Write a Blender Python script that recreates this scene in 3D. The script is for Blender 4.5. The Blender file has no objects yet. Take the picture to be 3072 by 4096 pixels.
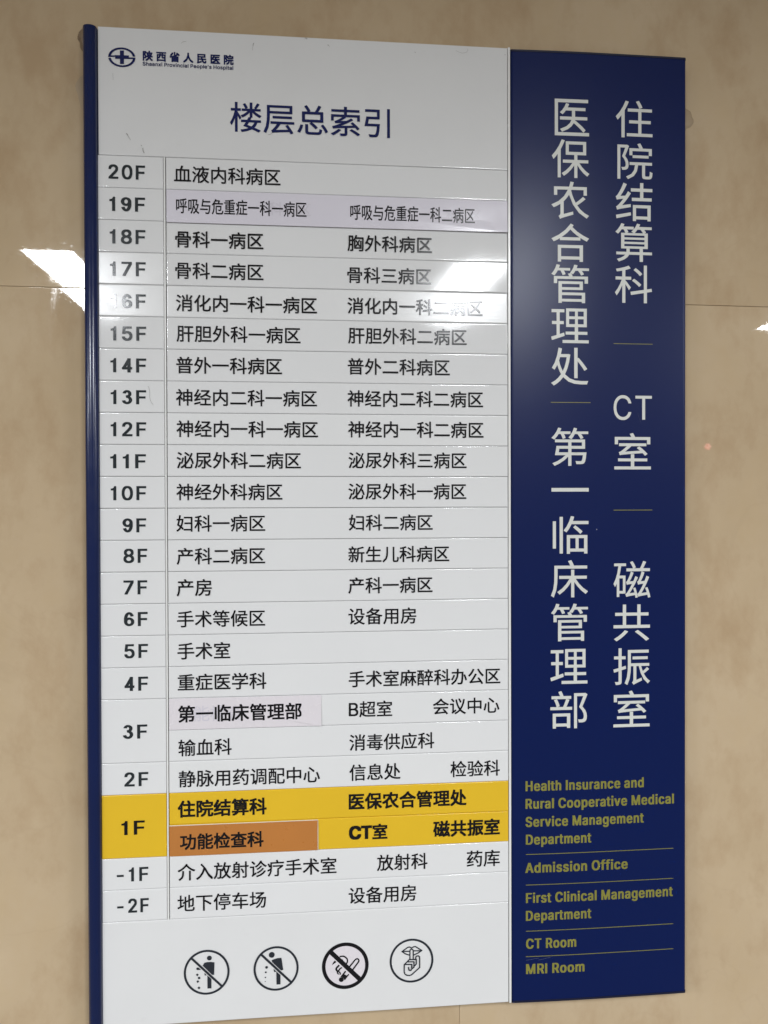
import bpy, math, random
from math import radians, sin, cos, pi
from mathutils import Matrix, Vector
from mathutils.geometry import tessellate_polygon

random.seed(7)
sc = bpy.context.scene
COL = sc.collection

# ------------------------------------------------------------------ camera
Z0 = 2.10                      # height of the top edge of the floor list above the floor
cam = bpy.data.cameras.new('camera')
camo = bpy.data.objects.new('camera', cam)
COL.objects.link(camo)
cam.sensor_fit = 'VERTICAL'
cam.sensor_height = 36.0
cam.lens = 3050.0 / 4096.0 * 36.0
cam.clip_start = 0.02
cam.clip_end = 60.0
_r = Vector((0.99570234, -0.09256515, -0.00292235))
_d = Vector((-0.00370552, -0.00829005, -0.99995877))
_f = Vector((0.0925371, 0.99567212, -0.00859742))
m = Matrix.Identity(4)
for i in range(3):
    m[i][0] = _r[i]
    m[i][1] = -_d[i]
    m[i][2] = -_f[i]
m.translation = Vector((0.33185, -1.22537, -0.54663 + Z0))
camo.matrix_world = m
sc.camera = camo

# ------------------------------------------------------------------ surroundings and exposure
world = bpy.data.worlds.new('World')
sc.world = world
world.use_nodes = True
wb = world.node_tree.nodes['Background']
wb.inputs['Color'].default_value = (1.0, 0.96, 0.90, 1)
wb.inputs['Strength'].default_value = 0.23
LAMP = 102.0                    # radiance of the ceiling diffusers
sc.view_settings.view_transform = 'Standard'
sc.view_settings.look = 'None'
sc.view_settings.exposure = 0.07
sc.view_settings.gamma = 1.0
sc.cycles.max_bounces = 6
sc.cycles.sample_clamp_indirect = 4.0


# ------------------------------------------------------------------ materials
def nodes(name):
    mt = bpy.data.materials.new(name)
    mt.use_nodes = True
    nt = mt.node_tree
    return mt, nt, nt.nodes['Principled BSDF']


def noise(nt, coord, scale, detail=4, rough=.55, stretch=(1, 1, 1)):
    mp = nt.nodes.new('ShaderNodeMapping')
    mp.inputs['Scale'].default_value = stretch
    nt.links.new(coord, mp.inputs['Vector'])
    n = nt.nodes.new('ShaderNodeTexNoise')
    n.inputs['Scale'].default_value = scale
    n.inputs['Detail'].default_value = detail
    n.inputs['Roughness'].default_value = rough
    nt.links.new(mp.outputs[0], n.inputs['Vector'])
    return n.outputs['Fac']


def ramp(nt, fac, stops):
    r = nt.nodes.new('ShaderNodeValToRGB')
    e = r.color_ramp.elements
    while len(e) < len(stops):
        e.new(0.5)
    for el, (p, c) in zip(e, stops):
        el.position = p
        el.color = (*c, 1) if len(c) == 3 else c
    nt.links.new(fac, r.inputs[0])
    return r.outputs[0]


def math_node(nt, op, a, b):
    n = nt.nodes.new('ShaderNodeMath')
    n.operation = op
    for k, v in enumerate((a, b)):
        if isinstance(v, (int, float)):
            n.inputs[k].default_value = v
        else:
            nt.links.new(v, n.inputs[k])
    return n.outputs[0]


def coat(name, col, rough=.25, grain=0.03, bump=0.0, brush=0.0, spec=.5, dirt=0.0, rvar=.22):
    """painted or plastic surface with a slight unevenness of tone, gloss and relief"""
    mt, nt, b = nodes(name)
    tc = nt.nodes.new('ShaderNodeTexCoord').outputs['Object']
    n = noise(nt, tc, 9, 5)
    lo = tuple(c * (1 - grain) for c in col)
    hi = tuple(min(1, c * (1 + grain)) for c in col)
    base = ramp(nt, n, [(.3, lo), (.7, hi)])
    if dirt:
        d = noise(nt, tc, 26, 8, .7)
        mix = nt.nodes.new('ShaderNodeMix')
        mix.data_type = 'RGBA'
        f = ramp(nt, d, [(.60, (0, 0, 0)), (.80, (dirt,) * 3)])
        nt.links.new(f, mix.inputs['Factor'])
        nt.links.new(base, mix.inputs[6])
        mix.inputs[7].default_value = (col[0] * .55, col[1] * .52, col[2] * .46, 1)
        base = mix.outputs[2]
    nt.links.new(base, b.inputs['Base Color'])
    n2 = noise(nt, tc, 30, 6, .6, (1, 1, 6) if brush else (1, 1, 1))
    rr = ramp(nt, n2, [(.3, (rough * (1 - rvar),) * 3), (.75, (rough * (1 + rvar),) * 3)])
    nt.links.new(rr, b.inputs['Roughness'])
    b.inputs['Specular IOR Level'].default_value = spec
    if bump or brush:
        bp = nt.nodes.new('ShaderNodeBump')
        bp.inputs['Distance'].default_value = 0.001
        if brush:
            n3 = noise(nt, tc, 22, 3, .5, (1, 1, 40))
            bp.inputs['Strength'].default_value = brush
        else:
            n3 = noise(nt, tc, 120, 3)
            bp.inputs['Strength'].default_value = bump
        nt.links.new(n3, bp.inputs['Height'])
        nt.links.new(bp.outputs[0], b.inputs['Normal'])
    return mt


def tile_material():
    mt, nt, b = nodes('polished beige porcelain')
    oi = nt.nodes.new('ShaderNodeObjectInfo')
    tco = nt.nodes.new('ShaderNodeTexCoord').outputs['Object']
    add = nt.nodes.new('ShaderNodeVectorMath')
    add.operation = 'ADD'
    rnd = nt.nodes.new('ShaderNodeVectorMath')
    rnd.operation = 'SCALE'
    rnd.inputs[0].default_value = (7, 3, 5)
    nt.links.new(oi.outputs['Random'], rnd.inputs['Scale'])
    nt.links.new(tco, add.inputs[0])
    nt.links.new(rnd.outputs[0], add.inputs[1])
    tc = add.outputs[0]
    a = noise(nt, tc, 3.2, 6, .6)
    c1 = ramp(nt, a, [(.28, (.475, .358, .222)), (.5, (.52, .398, .255)), (.72, (.565, .443, .295))])
    bnz = noise(nt, tc, 11, 8, .65, (1, 1, .6))
    c2 = ramp(nt, bnz, [(.33, (.86, .80, .74)), (.52, (1, 1, 1)), (.70, (1.0, .985, .94))])
    mix = nt.nodes.new('ShaderNodeMix')
    mix.data_type = 'RGBA'
    mix.blend_type = 'MULTIPLY'
    mix.inputs['Factor'].default_value = .8
    nt.links.new(c1, mix.inputs[6])
    nt.links.new(c2, mix.inputs[7])
    # a few thin darker veins
    wv = nt.nodes.new('ShaderNodeTexNoise')
    wv.inputs['Scale'].default_value = 2.1
    wv.inputs['Detail'].default_value = 9
    wv.inputs['Distortion'].default_value = 1.4
    nt.links.new(tc, wv.inputs['Vector'])
    ve = ramp(nt, wv.outputs['Fac'], [(.492, (0, 0, 0)), (.5, (.05, .05, .05)), (.508, (0, 0, 0))])
    mix2 = nt.nodes.new('ShaderNodeMix')
    mix2.data_type = 'RGBA'
    nt.links.new(ve, mix2.inputs['Factor'])
    nt.links.new(mix.outputs[2], mix2.inputs[6])
    mix2.inputs[7].default_value = (.26, .17, .10, 1)
    nt.links.new(mix2.outputs[2], b.inputs['Base Color'])
    # wiped-on film: vertical streaks in the gloss, speckle in the polish
    st = noise(nt, tc, 34, 6, .7, (1, 1, .10))
    sp = noise(nt, tc, 210, 3, .6)
    rs = ramp(nt, st, [(.45, (.012,) * 3), (.62, (.03,) * 3), (.75, (.09,) * 3)])
    rp = ramp(nt, sp, [(.57, (0, 0, 0)), (.70, (.05,) * 3)])
    rr = math_node(nt, 'ADD', rs, rp)
    nt.links.new(rr, b.inputs['Roughness'])
    h = math_node(nt, 'ADD', math_node(nt, 'MULTIPLY', st, .35), math_node(nt, 'MULTIPLY', sp, .11))
    bp = nt.nodes.new('ShaderNodeBump')
    bp.inputs['Distance'].default_value = 0.0012
    bp.inputs['Strength'].default_value = .018
    nt.links.new(h, bp.inputs['Height'])
    nt.links.new(bp.outputs[0], b.inputs['Normal'])
    b.inputs['Specular IOR Level'].default_value = .62
    return mt


M = {
    'tile': tile_material(),
    'grout': coat('grout', (.34, .26, .17), .9),
    'white': coat('white enamel strip', (.735, .738, .738), .07, .012, .02, 0, .5, .05),
    'white_worn': coat('white enamel strip brushed', (.735, .738, .735), .21, .015, 0, .05, .40, .08),
    'panel': coat('white enamel panel', (.72, .722, .72), .12, .015, .03, 0, .5, .10),
    'trim': coat('white trim', (.76, .76, .74), .25, .01),
    'yellow': coat('yellow enamel', (.74, .47, .022), .2, .02, .02, 0, .5, .05),
    'orange': coat('orange paper film', (.48, .185, .042), .32, .03, .05),
    'lilac': coat('pale lilac film', (.70, .675, .74), .16, .01, .03),
    'rose': coat('pale rose film', (.72, .68, .71), .28, .01, .03),
    'blue': coat('navy enamel', (.0017, .0092, .070), .30, .0, .02, 0, .24, 0, .0),
    'blue_tube': coat('navy enamel tube', (.0020, .0100, .064), .22, .05, .02),
    'blue_dark': coat('navy plastic', (.004, .006, .028), .35, .05),
    'seam': coat('dark seam', (.03, .03, .032), .6),
    'core': coat('aluminium core', (.42, .41, .39), .4),
    'black_ink': coat('black vinyl', (.0065, .0065, .0085), .14, .1, 0, 0, .35),
    'slate_ink': coat('slate vinyl', (.022, .028, .032), .12, .1, 0, 0, .4),
    'navy_ink': coat('navy vinyl', (.009, .015, .085), .14, .1, 0, 0, .4),
    'grey_ink': coat('dark grey vinyl', (.022, .026, .034), .14, .1, 0, 0, .4),
    'pale_ink': coat('pale grey vinyl', (.64, .65, .61), .4, .03),
    'olive_ink': coat('olive gold vinyl', (.225, .212, .040), .35, .05),
    'ghost_ink': coat('show-through grey', (.650, .622, .680), .16, .0),
    'scuff': coat('scuff', (.25, .24, .22), .7, .2),
    'grey_scratch': coat('pale scratch', (.10, .11, .15), .5, .2),
    'chip': coat('chipped vinyl', (.62, .62, .62), .5, .05),
    'glue': coat('old adhesive', (.22, .155, .10), .30, .2, .2),
    'film': coat('clear adhesive film', (.38, .285, .18), .5, .1, .2),
    'ceiling': coat('ceiling board', (.72, .70, .66), .8),
    'frame': coat('lamp frame', (.7, .7, .7), .4),
    'housing': coat('lamp housing', (.05, .05, .05), .5),
}


def emitter(name, col, s):
    mt, nt, b = nodes(name)
    b.inputs['Base Color'].default_value = (.8, .8, .8, 1)
    b.inputs['Emission Color'].default_value = (*col, 1)
    b.inputs['Emission Strength'].default_value = s
    return mt


M['lamp'] = emitter('ceiling diffuser', (.955, .985, 1.02), LAMP)
M['red_lamp'] = emitter('red indicator', (1.0, .03, .02), 4.2)


# ------------------------------------------------------------------ object helpers
def link(name, me, mat=None, parent=None):
    o = bpy.data.objects.new(name, me)
    COL.objects.link(o)
    if mat:
        me.materials.append(mat)
    if parent:
        o.parent = parent
    return o


def empty(name, loc=(0, 0, 0), parent=None):
    o = bpy.data.objects.new(name, None)
    COL.objects.link(o)
    o.location = loc
    o.empty_display_size = .05
    if parent:
        o.parent = parent
    return o


def tag(o, label=None, cat=None, group=None, kind=None):
    for k, v in (('label', label), ('category', cat), ('group', group), ('kind', kind)):
        if v:
            o[k] = v
    return o


def mesh(name, vs, fs, smooth=False):
    me = bpy.data.meshes.new(name)
    me.from_pydata(vs, [], fs)
    me.update()
    if smooth:
        me.polygons.foreach_set('use_smooth', [True] * len(me.polygons))
    return me


def box(x0, x1, y0, y1, z0, z1):
    v = [(x, y, z) for x in (x0, x1) for y in (y0, y1) for z in (z0, z1)]
    f = [(0, 1, 3, 2), (4, 6, 7, 5), (0, 4, 5, 1), (2, 3, 7, 6), (0, 2, 6, 4), (1, 5, 7, 3)]
    return v, f


def part_box(name, dims, mat, parent, bevel=0.0):
    v, f = box(*dims)
    o = link(name, mesh(name, v, f), mat, parent)
    if bevel:
        bm = o.modifiers.new('bevel', 'BEVEL')
        bm.width = bevel
        bm.segments = 2
    return o


def plate_mesh(name, w, h, depth, crown_z=.0003, crown_x=0.0, edge=.0012, warp=0.0, nx=3, nz=4, tilt=0.0, seed=0):
    """A slightly crowned plate with rounded rims; origin at its lower left, front towards -y, y=0 at the crown."""
    rs = random.Random(seed)
    ex = [(0, 1.0), (edge * .15, .47), (edge * .5, .13), (edge, 0.0), (edge * 1.5, 0.0)]
    us = [(e, d) for e, d in ex] + [(edge + (w - 2 * edge) * i / nx, 0) for i in range(1, nx)] + [(w - e, d) for e, d in reversed(ex)]
    vs_ = [(e, d) for e, d in ex] + [(edge + (h - 2 * edge) * i / nz, 0) for i in range(1, nz)] + [(h - e, d) for e, d in reversed(ex)]
    ph = [rs.uniform(0, 6.28) for _ in range(4)]
    V, Fc = [], []
    for z, dz in vs_:
        for x, dx in us:
            cx, cz = 2 * x / w - 1, 2 * z / h - 1
            y = crown_z * cz * cz + crown_x * cx * cx
            y += warp * (sin(ph[0] + 5.5 * x / max(w, .2) * 2) + .6 * sin(ph[1] + 11 * x / max(w, .2) + 1.5 * cz))
            y += edge * .75 * max(dz, dx) + tilt * z
            V.append((x, y, z))
    n, k = len(us), len(vs_)
    for j in range(k - 1):
        for i in range(n - 1):
            a = j * n + i
            Fc.append((a, a + 1, a + n + 1, a + n))
    rim = [i for i in range(n)] + [j * n + n - 1 for j in range(1, k)] + [(k - 1) * n + i for i in range(n - 2, -1, -1)] + [j * n for j in range(k - 2, 0, -1)]
    b0 = len(V)
    for i in rim:
        V.append((V[i][0], depth, V[i][2]))
    for q in range(len(rim)):
        a, b = rim[q], rim[(q + 1) % len(rim)]
        Fc.append((a, b0 + q, b0 + (q + 1) % len(rim), b))
    Fc.append(tuple(b0 + q for q in range(len(rim))))
    me = mesh(name, V, Fc, True)
    return me


def plate(name, x0, x1, z0, z1, mat, parent, y=0.0, depth=.006, **k):
    me = plate_mesh(name, x1 - x0, z1 - z0, depth, **k)
    me.polygons[len(me.polygons) - 1].use_smooth = False
    o = link(name, me, mat, parent)
    o.location = (x0, y, z0)
    return o


# ------------------------------------------------------------------ lettering

GLYPH = {
"N'": [206, '147,306 58,306 50,476 51,521 154,521 155,519 155,451'],
'N-': [453, '357,176 96,175 94,179 94,254 96,256 354,256 357,254'],
'N0': [453, '259,-19 204,-20 164,-14 136,-5 101,18 80,41 60,74 40,126 33,164 28,219 28,289 30,321 38,369 53,419 65,444 86,474 114,500 139,515 184,527 269,527 309,517 336,502 368,474 389,441 409,394 420,349 425,289 424,199 419,159 414,134 397,84 385,59 375,44 349,16 324,-1 306,-9 289,-15', '236,66 256,75 275,91 297,121 307,146 317,181 322,221 324,261 317,326 307,364 297,386 276,416 259,432 239,442 226,445 214,442 194,432 176,415 160,394 145,361 140,344 135,321 129,254 135,186 146,146 158,119 177,91 196,76 219,66 226,64'],
'N2': [453, '409,-11 44,-11 44,56 45,61 222,249 260,291 280,319 292,341 300,371 295,394 285,411 271,425 246,439 221,445 196,437 184,430 171,419 153,389 148,371 146,350 49,350 46,351 48,404 58,439 65,454 79,473 101,495 116,505 154,522 184,527 246,528 286,524 321,512 341,500 367,476 382,456 395,429 401,391 401,349 399,336 397,324 384,289 360,251 332,216 195,71 199,70 406,70 409,66'],
'N3': [425, '221,-11 216,-12 214,-9 211,-12 194,-12 191,-9 190,-11 186,-11 149,-4 121,6 104,15 89,26 71,41 58,56 46,74 36,96 29,121 29,124 31,125 141,140 145,136 148,121 153,109 166,91 184,78 201,74 219,76 236,85 249,99 259,116 264,134 265,156 260,179 252,194 239,209 221,220 209,222 189,220 186,224 181,238 169,238 167,244 164,321 169,324 211,326 221,331 232,341 239,354 245,376 242,399 234,416 223,429 214,435 206,436 196,435 184,427 173,414 164,387 56,401 51,401 50,404 55,426 63,444 73,459 96,484 124,502 144,512 161,517 196,522 214,522 246,517 276,507 291,499 306,489 321,476 334,461 350,436 360,404 362,376 360,356 352,331 344,314 334,299 312,276 344,249 357,231 374,199 380,179 382,159 382,134 377,106 372,94 359,69 349,54 335,39 319,25 301,13 281,3 279,3 261,-4 239,-9 236,-8 234,-10'],
'N4': [425, '332,-11 221,-12 220,-9 219,102 39,102 37,104 37,136 29,141 37,159 37,191 39,194 56,194 60,199 217,486 220,491 220,519 221,522 331,522 333,519 333,486 338,484 338,481 333,471 333,196 334,194 381,194 384,191 384,104 381,102 336,102 333,101', '219,194 219,264 182,196 184,194'],
'N5': [453, '261,-19 189,-20 146,-12 126,-5 104,8 76,31 55,59 45,84 40,109 41,143 141,142 146,124 153,109 164,94 176,83 194,72 211,66 221,64 239,68 254,75 269,86 290,109 302,134 307,159 302,189 296,204 287,219 275,234 259,247 231,260 216,263 199,260 166,247 146,234 106,234 47,241 48,276 76,521 384,521 386,519 386,441 384,440 174,440 170,436 160,349 161,339 191,345 251,346 289,342 324,329 346,315 375,286 395,254 404,229 409,206 411,141 407,109 397,79 382,51 359,25 334,5 304,-9'],
'N6': [425, '231,-11 206,-12 204,-3 201,-12 176,-8 174,-2 171,-7 166,-7 146,0 144,3 141,1 139,2 116,15 114,15 95,29 94,32 91,31 89,33 68,54 53,76 48,86 40,104 36,121 32,151 30,156 30,274 33,306 38,336 46,369 63,414 76,438 90,459 101,471 124,492 159,512 186,520 194,521 196,519 198,521 206,522 241,520 244,517 246,518 261,514 289,502 309,487 333,464 352,436 369,401 379,374 374,371 269,349 266,351 254,384 242,406 229,424 214,436 198,424 183,404 175,389 161,351 152,311 154,310 164,312 166,308 169,314 191,318 195,316 196,310 199,319 224,319 226,308 229,317 241,317 254,315 255,314 256,308 258,311 261,313 283,306 286,302 289,304 309,294 314,290 316,290 335,276 336,273 342,271 356,254 359,253 375,229 387,201 392,181 394,164 394,136 392,134 392,126 387,106 379,86 365,61 361,59 347,41 344,38 341,39 341,36 324,22 321,20 319,22 318,19 296,6 294,8 289,3 269,-5 264,1 263,-4 261,-6 239,-10 235,-6 234,-1', '226,75 241,83 251,90 267,111 275,131 277,144 277,161 272,184 267,196 251,217 241,225 226,231 204,232 194,229 179,220 168,209 160,196 154,181 151,169 151,139 155,121 161,109 168,99 179,88 189,80 201,75 216,74'],
'N7': [453, '185,-11 79,-12 77,14 292,439 44,440 42,441 42,519 44,521 409,521 411,519 410,434'],
'N8': [453, '267,-19 191,-20 144,-12 116,-2 86,16 58,44 43,69 35,89 33,101 33,171 43,204 50,219 68,241 89,260 101,266 100,269 84,282 70,299 60,316 53,341 50,366 50,394 53,421 58,439 71,464 99,494 134,515 179,527 274,527 304,520 334,507 354,493 377,469 392,444 401,409 401,351 395,324 385,304 374,289 363,276 352,269 352,266 376,249 392,234 401,219 414,191 421,154 421,116 415,81 404,59 387,34 361,13 336,-2 316,-9 284,-17', '234,63 266,73 290,89 305,106 311,120 316,139 314,149 307,169 291,190 264,210 246,217 226,222 199,215 169,197 159,188 145,169 138,149 136,139 141,119 146,109 156,94 166,85 186,73 201,68 219,63', '236,306 264,318 279,332 292,351 299,376 297,386 289,406 272,426 249,440 226,446 201,439 184,429 174,420 161,401 156,389 153,376 156,361 165,341 184,321 209,308 226,304'],
'N9': [425, '229,-11 206,-12 201,-11 199,-9 196,-11 166,-5 139,8 114,26 94,47 78,69 63,96 48,136 54,140 159,161 170,131 183,106 199,85 214,74 227,84 237,96 249,116 265,154 275,199 274,200 264,197 261,201 259,196 234,192 231,198 229,192 226,191 204,191 201,198 196,192 186,193 171,196 171,204 166,196 161,198 144,204 141,209 139,206 136,206 119,215 114,220 109,221 91,235 86,238 76,249 63,264 51,282 40,306 34,334 32,346 33,374 35,376 35,386 41,406 48,426 61,446 81,470 104,489 126,502 131,504 134,502 139,507 159,515 161,512 166,516 181,519 189,520 191,517 196,521 211,522 219,522 224,516 226,522 249,519 254,514 256,517 276,512 284,507 286,508 314,495 332,481 334,478 336,479 339,477 353,461 353,459 357,459 374,434 387,404 390,386 392,384 396,354 396,239 394,211 385,156 377,129 367,104 352,74 335,49 304,18 279,3 266,-2 251,-7 246,-7 234,-10 231,-10', '226,278 241,285 251,293 267,314 274,334 277,349 277,364 272,389 264,404 252,419 234,432 224,435 211,436 201,435 189,430 176,420 166,409 159,396 153,381 150,366 150,344 155,324 160,314 170,299 179,290 194,281 204,278'],
'NC': [510, '312,-19 244,-20 196,-14 156,-2 121,18 86,49 55,91 38,129 25,176 20,239 20,281 25,331 38,379 56,419 81,454 124,492 161,512 181,519 204,524 246,528 306,527 331,525 369,514 404,497 436,472 455,451 465,436 479,409 492,366 491,335 389,336 385,351 374,374 357,399 346,409 329,422 309,432 284,440 264,442 239,437 221,430 189,409 171,391 155,371 140,341 130,309 126,281 124,254 126,226 133,189 145,156 163,126 179,108 214,83 236,73 259,68 269,67 291,71 326,86 356,110 379,144 389,172 493,171 492,144 480,101 460,64 440,41 416,21 384,1 349,-12'],
'NF': [410, '145,-11 40,-11 40,519 41,521 386,521 389,519 389,441 386,440 145,439 145,291 364,290 366,289 366,211 364,209 146,209'],
'NH': [517, '477,-11 372,-11 372,216 369,220 146,220 145,-11 40,-11 41,521 144,521 145,519 146,301 371,302 372,519 374,521 476,521'],
'NP': [445, '145,-11 40,-11 40,519 41,521 261,521 289,519 331,510 361,495 381,479 405,451 417,426 427,391 429,364 428,309 417,269 405,244 383,216 359,198 326,183 294,176 274,174 146,174', '231,255 259,260 276,268 294,280 309,299 317,316 324,346 320,371 312,391 294,414 276,427 256,434 221,440 146,440 145,256 146,255'],
'NS': [447, '261,-21 186,-21 166,-19 129,-12 99,0 74,16 48,41 28,76 20,104 18,121 19,149 121,150 124,149 129,126 136,111 144,100 159,86 174,76 189,70 206,65 226,63 266,73 291,86 306,100 321,124 325,139 320,156 299,179 276,192 259,199 149,231 101,251 76,268 64,279 48,299 40,314 32,349 33,406 40,434 55,461 74,482 109,506 141,519 176,527 276,527 311,520 339,509 374,487 397,461 412,434 419,406 420,369 419,365 319,365 310,394 300,409 289,420 271,432 259,437 224,445 199,440 171,427 155,414 140,391 137,376 140,361 151,346 166,333 184,323 201,315 311,284 331,277 361,262 378,251 400,231 415,211 424,186 428,166 428,116 424,91 411,59 396,37 366,11 334,-7 296,-17'],
'NT': [449, '277,-11 173,-11 172,439 14,440 12,441 12,519 14,521 434,521 437,519 436,440 278,439'],
'Na': [389, '182,-21 124,-20 94,-15 69,-5 54,4 40,16 23,39 13,69 10,121 13,149 18,164 28,181 41,195 64,209 109,224 229,241 246,248 252,254 255,261 247,284 239,296 226,306 206,315 194,317 180,314 154,302 140,291 119,262 79,262 22,279 22,304 28,321 48,349 81,375 101,384 126,392 159,396 229,396 244,395 271,389 291,381 311,370 324,359 337,341 352,309 355,296 357,266 357,-11 259,-13 257,-11 256,-1 226,-15 209,-19', '181,61 199,66 219,78 241,102 252,124 255,136 256,161 254,164 184,154 166,150 154,146 136,137 123,126 116,116 113,106 115,96 124,82 134,73 149,65 164,60'],
'Nc': [396, '256,-19 239,-20 164,-20 136,-14 106,-2 79,16 53,44 40,64 26,96 18,124 15,149 14,211 18,251 28,286 51,329 79,359 114,382 141,392 171,396 246,396 274,392 291,386 316,375 351,346 367,324 381,291 381,266 379,263 326,250 284,250 274,271 259,291 249,300 224,312 211,315 201,315 176,305 160,294 145,276 135,261 128,246 120,216 117,189 120,159 128,131 135,114 151,91 166,78 181,68 194,63 209,60 234,68 246,75 262,89 272,101 285,129 326,129 383,114 383,89 375,66 352,31 329,11 314,0 281,-13'],
'Ne': [404, '264,-19 249,-20 171,-20 136,-14 106,-2 86,11 63,31 46,54 26,96 18,124 15,149 14,211 18,249 30,291 35,304 50,329 71,353 87,366 104,377 131,389 169,396 241,396 269,392 299,382 316,372 334,359 352,339 366,319 382,281 390,241 391,216 391,159 389,156 121,156 120,154 121,144 128,124 140,101 154,86 171,73 189,65 204,61 214,60 229,63 254,75 274,94 286,117 329,117 384,104 385,76 382,69 373,49 360,31 336,10 306,-7 286,-14', '281,234 284,236 277,259 262,284 241,302 224,311 206,315 186,311 160,296 135,269 128,256 121,236 124,234'],
'Nh': [410, '377,-11 276,-11 276,231 275,244 267,271 249,296 234,307 209,315 196,312 176,302 161,291 145,269 136,241 134,226 134,-11 33,-11 34,521 131,521 134,519 134,379 136,378 161,390 179,394 196,396 266,396 289,392 314,382 339,364 357,341 370,311 377,266'],
'Ni': [167, '134,-11 33,-11 33,389 36,391 131,391 134,389', '114,431 56,430 46,433 31,445 25,454 21,466 21,499 25,514 34,524 46,533 59,536 109,536 129,529 135,524 141,516 146,501 146,464 138,446 121,433'],
'Nl': [156, '131,-11 25,-11 26,521 129,521 131,519'],
'Nn': [410, '377,-11 276,-11 276,231 275,244 267,271 249,296 234,307 209,315 196,312 176,302 161,291 145,269 136,241 134,226 134,-11 33,-11 34,391 129,391 132,389 134,376 161,390 179,394 196,396 266,396 289,392 314,382 329,372 347,354 360,336 370,311 377,266'],
'No': [415, '254,-19 239,-20 164,-20 136,-14 106,-2 79,16 53,44 40,64 26,96 18,124 15,149 14,211 18,251 28,286 51,329 79,359 114,382 141,392 171,396 244,396 274,392 301,382 334,362 357,339 373,316 387,286 392,271 399,236 401,164 397,124 385,84 369,54 362,44 351,31 329,11 309,-2 286,-12', '209,61 221,63 239,70 256,83 274,104 285,124 294,151 299,181 299,194 290,239 277,266 269,279 255,294 241,304 224,312 206,316 191,312 176,305 161,295 150,284 135,261 128,246 120,216 117,186 120,159 128,129 135,114 151,91 166,78 181,68 194,63'],
'Np': [424, '134,-154 131,-155 36,-155 33,-154 33,389 36,391 129,391 132,389 132,376 134,375 154,387 179,395 191,396 264,396 291,392 324,379 348,361 375,331 390,306 397,289 404,261 410,216 410,154 405,116 399,96 390,71 375,44 356,22 329,1 316,-7 299,-14 279,-19 261,-20 186,-20 159,-12 136,2 134,1', '231,63 249,71 263,81 280,99 290,116 302,149 307,174 307,204 299,241 287,269 276,284 249,307 229,314 219,315 199,310 181,300 164,283 155,271 143,246 135,219 133,181 140,141 151,114 158,101 177,81 189,73 211,63 221,61'],
'Nr': [259, '134,-11 33,-11 33,389 36,391 129,391 132,389 134,380 151,390 181,397 261,396 263,394 263,311 204,311 179,302 155,284 146,271 138,254 134,234'],
'Ns': [365, '234,-19 146,-20 119,-17 91,-9 71,0 51,15 30,41 21,61 16,79 17,106 71,119 114,119 123,96 137,79 151,68 176,60 191,61 206,65 221,73 238,86 245,101 245,109 240,116 234,124 221,132 196,142 126,158 96,168 64,185 49,199 38,214 30,234 27,254 27,294 32,321 48,349 64,364 84,378 111,389 146,396 226,396 246,394 269,387 286,379 315,356 332,331 342,309 344,279 336,275 291,265 249,265 239,284 224,303 209,312 189,319 169,314 151,305 135,289 131,279 133,269 138,261 146,254 161,245 191,236 266,217 299,205 314,195 331,178 340,166 347,149 351,126 349,74 343,51 330,31 313,14 279,-7 246,-17'],
'Nt': [227, '201,-16 134,-16 101,-9 86,-2 71,9 63,19 51,41 45,69 45,314 -11,315 -14,316 -14,389 -11,391 44,391 45,394 46,484 144,484 146,481 146,394 149,391 221,391 224,389 224,316 221,315 149,315 146,311 146,99 148,89 156,74 169,65 221,66 232,19 231,-11'],
'Nv': [389, '247,-11 142,-11 -2,364 -1,391 104,391 194,143 200,154 284,389 286,391 389,391 389,361'],
'Nx': [379, '377,-11 266,-11 189,105 111,-12 2,-11 3,16 125,194 122,201 11,364 11,391 119,391 122,389 191,283 213,319 261,390 369,391 371,389 370,364 254,191 377,14'],
'EA': [480, '498,-9 361,-10 311,126 309,131 306,132 170,131 119,-10 -18,-9 -17,16 166,518 309,519 312,516 497,14', '279,209 281,211 279,216 239,331 198,211 199,209'],
'EC': [510, '327,-16 229,-17 199,-15 164,-7 126,8 96,28 76,46 61,64 40,94 28,119 18,146 8,199 5,266 10,329 16,354 26,384 43,419 66,451 76,462 116,495 166,517 206,525 301,526 351,521 384,512 419,495 454,466 480,434 499,394 507,361 506,338 374,338 365,366 355,384 339,404 309,427 294,435 269,442 254,439 234,431 204,412 186,394 170,374 153,339 143,299 139,256 140,226 148,186 160,154 178,124 194,106 229,80 251,71 269,67 291,73 311,83 335,101 352,121 365,144 374,170 508,169 507,146 500,116 492,96 475,66 455,44 431,23 399,3 364,-9'],
'ED': [502, '282,-9 25,-9 26,519 266,519 294,517 326,512 376,495 409,475 432,454 447,436 469,399 480,376 489,341 497,271 497,239 492,184 484,149 469,111 462,96 437,61 421,46 394,26 376,15 336,0 304,-7', '209,68 239,73 264,81 286,93 308,109 330,134 347,166 357,199 364,246 362,286 352,331 342,354 327,381 301,407 279,422 236,437 209,441 161,442 160,69 161,67'],
'EF': [410, '160,-9 25,-9 25,516 26,519 401,519 404,516 404,444 401,442 160,441 160,289 379,288 381,286 381,214 379,211 161,211'],
'EH': [517, '492,-9 357,-9 357,219 354,222 161,222 160,-9 25,-9 26,519 159,519 161,299 356,300 357,516 359,519 491,518'],
'EI': [156, '146,-9 10,-9 11,519 144,519 146,516'],
'EM': [628, '603,-9 469,-9 469,214 466,218 378,-9 251,-10 159,222 157,216 157,-9 26,-10 26,519 186,519 314,193 317,196 441,518 601,519 603,516'],
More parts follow.
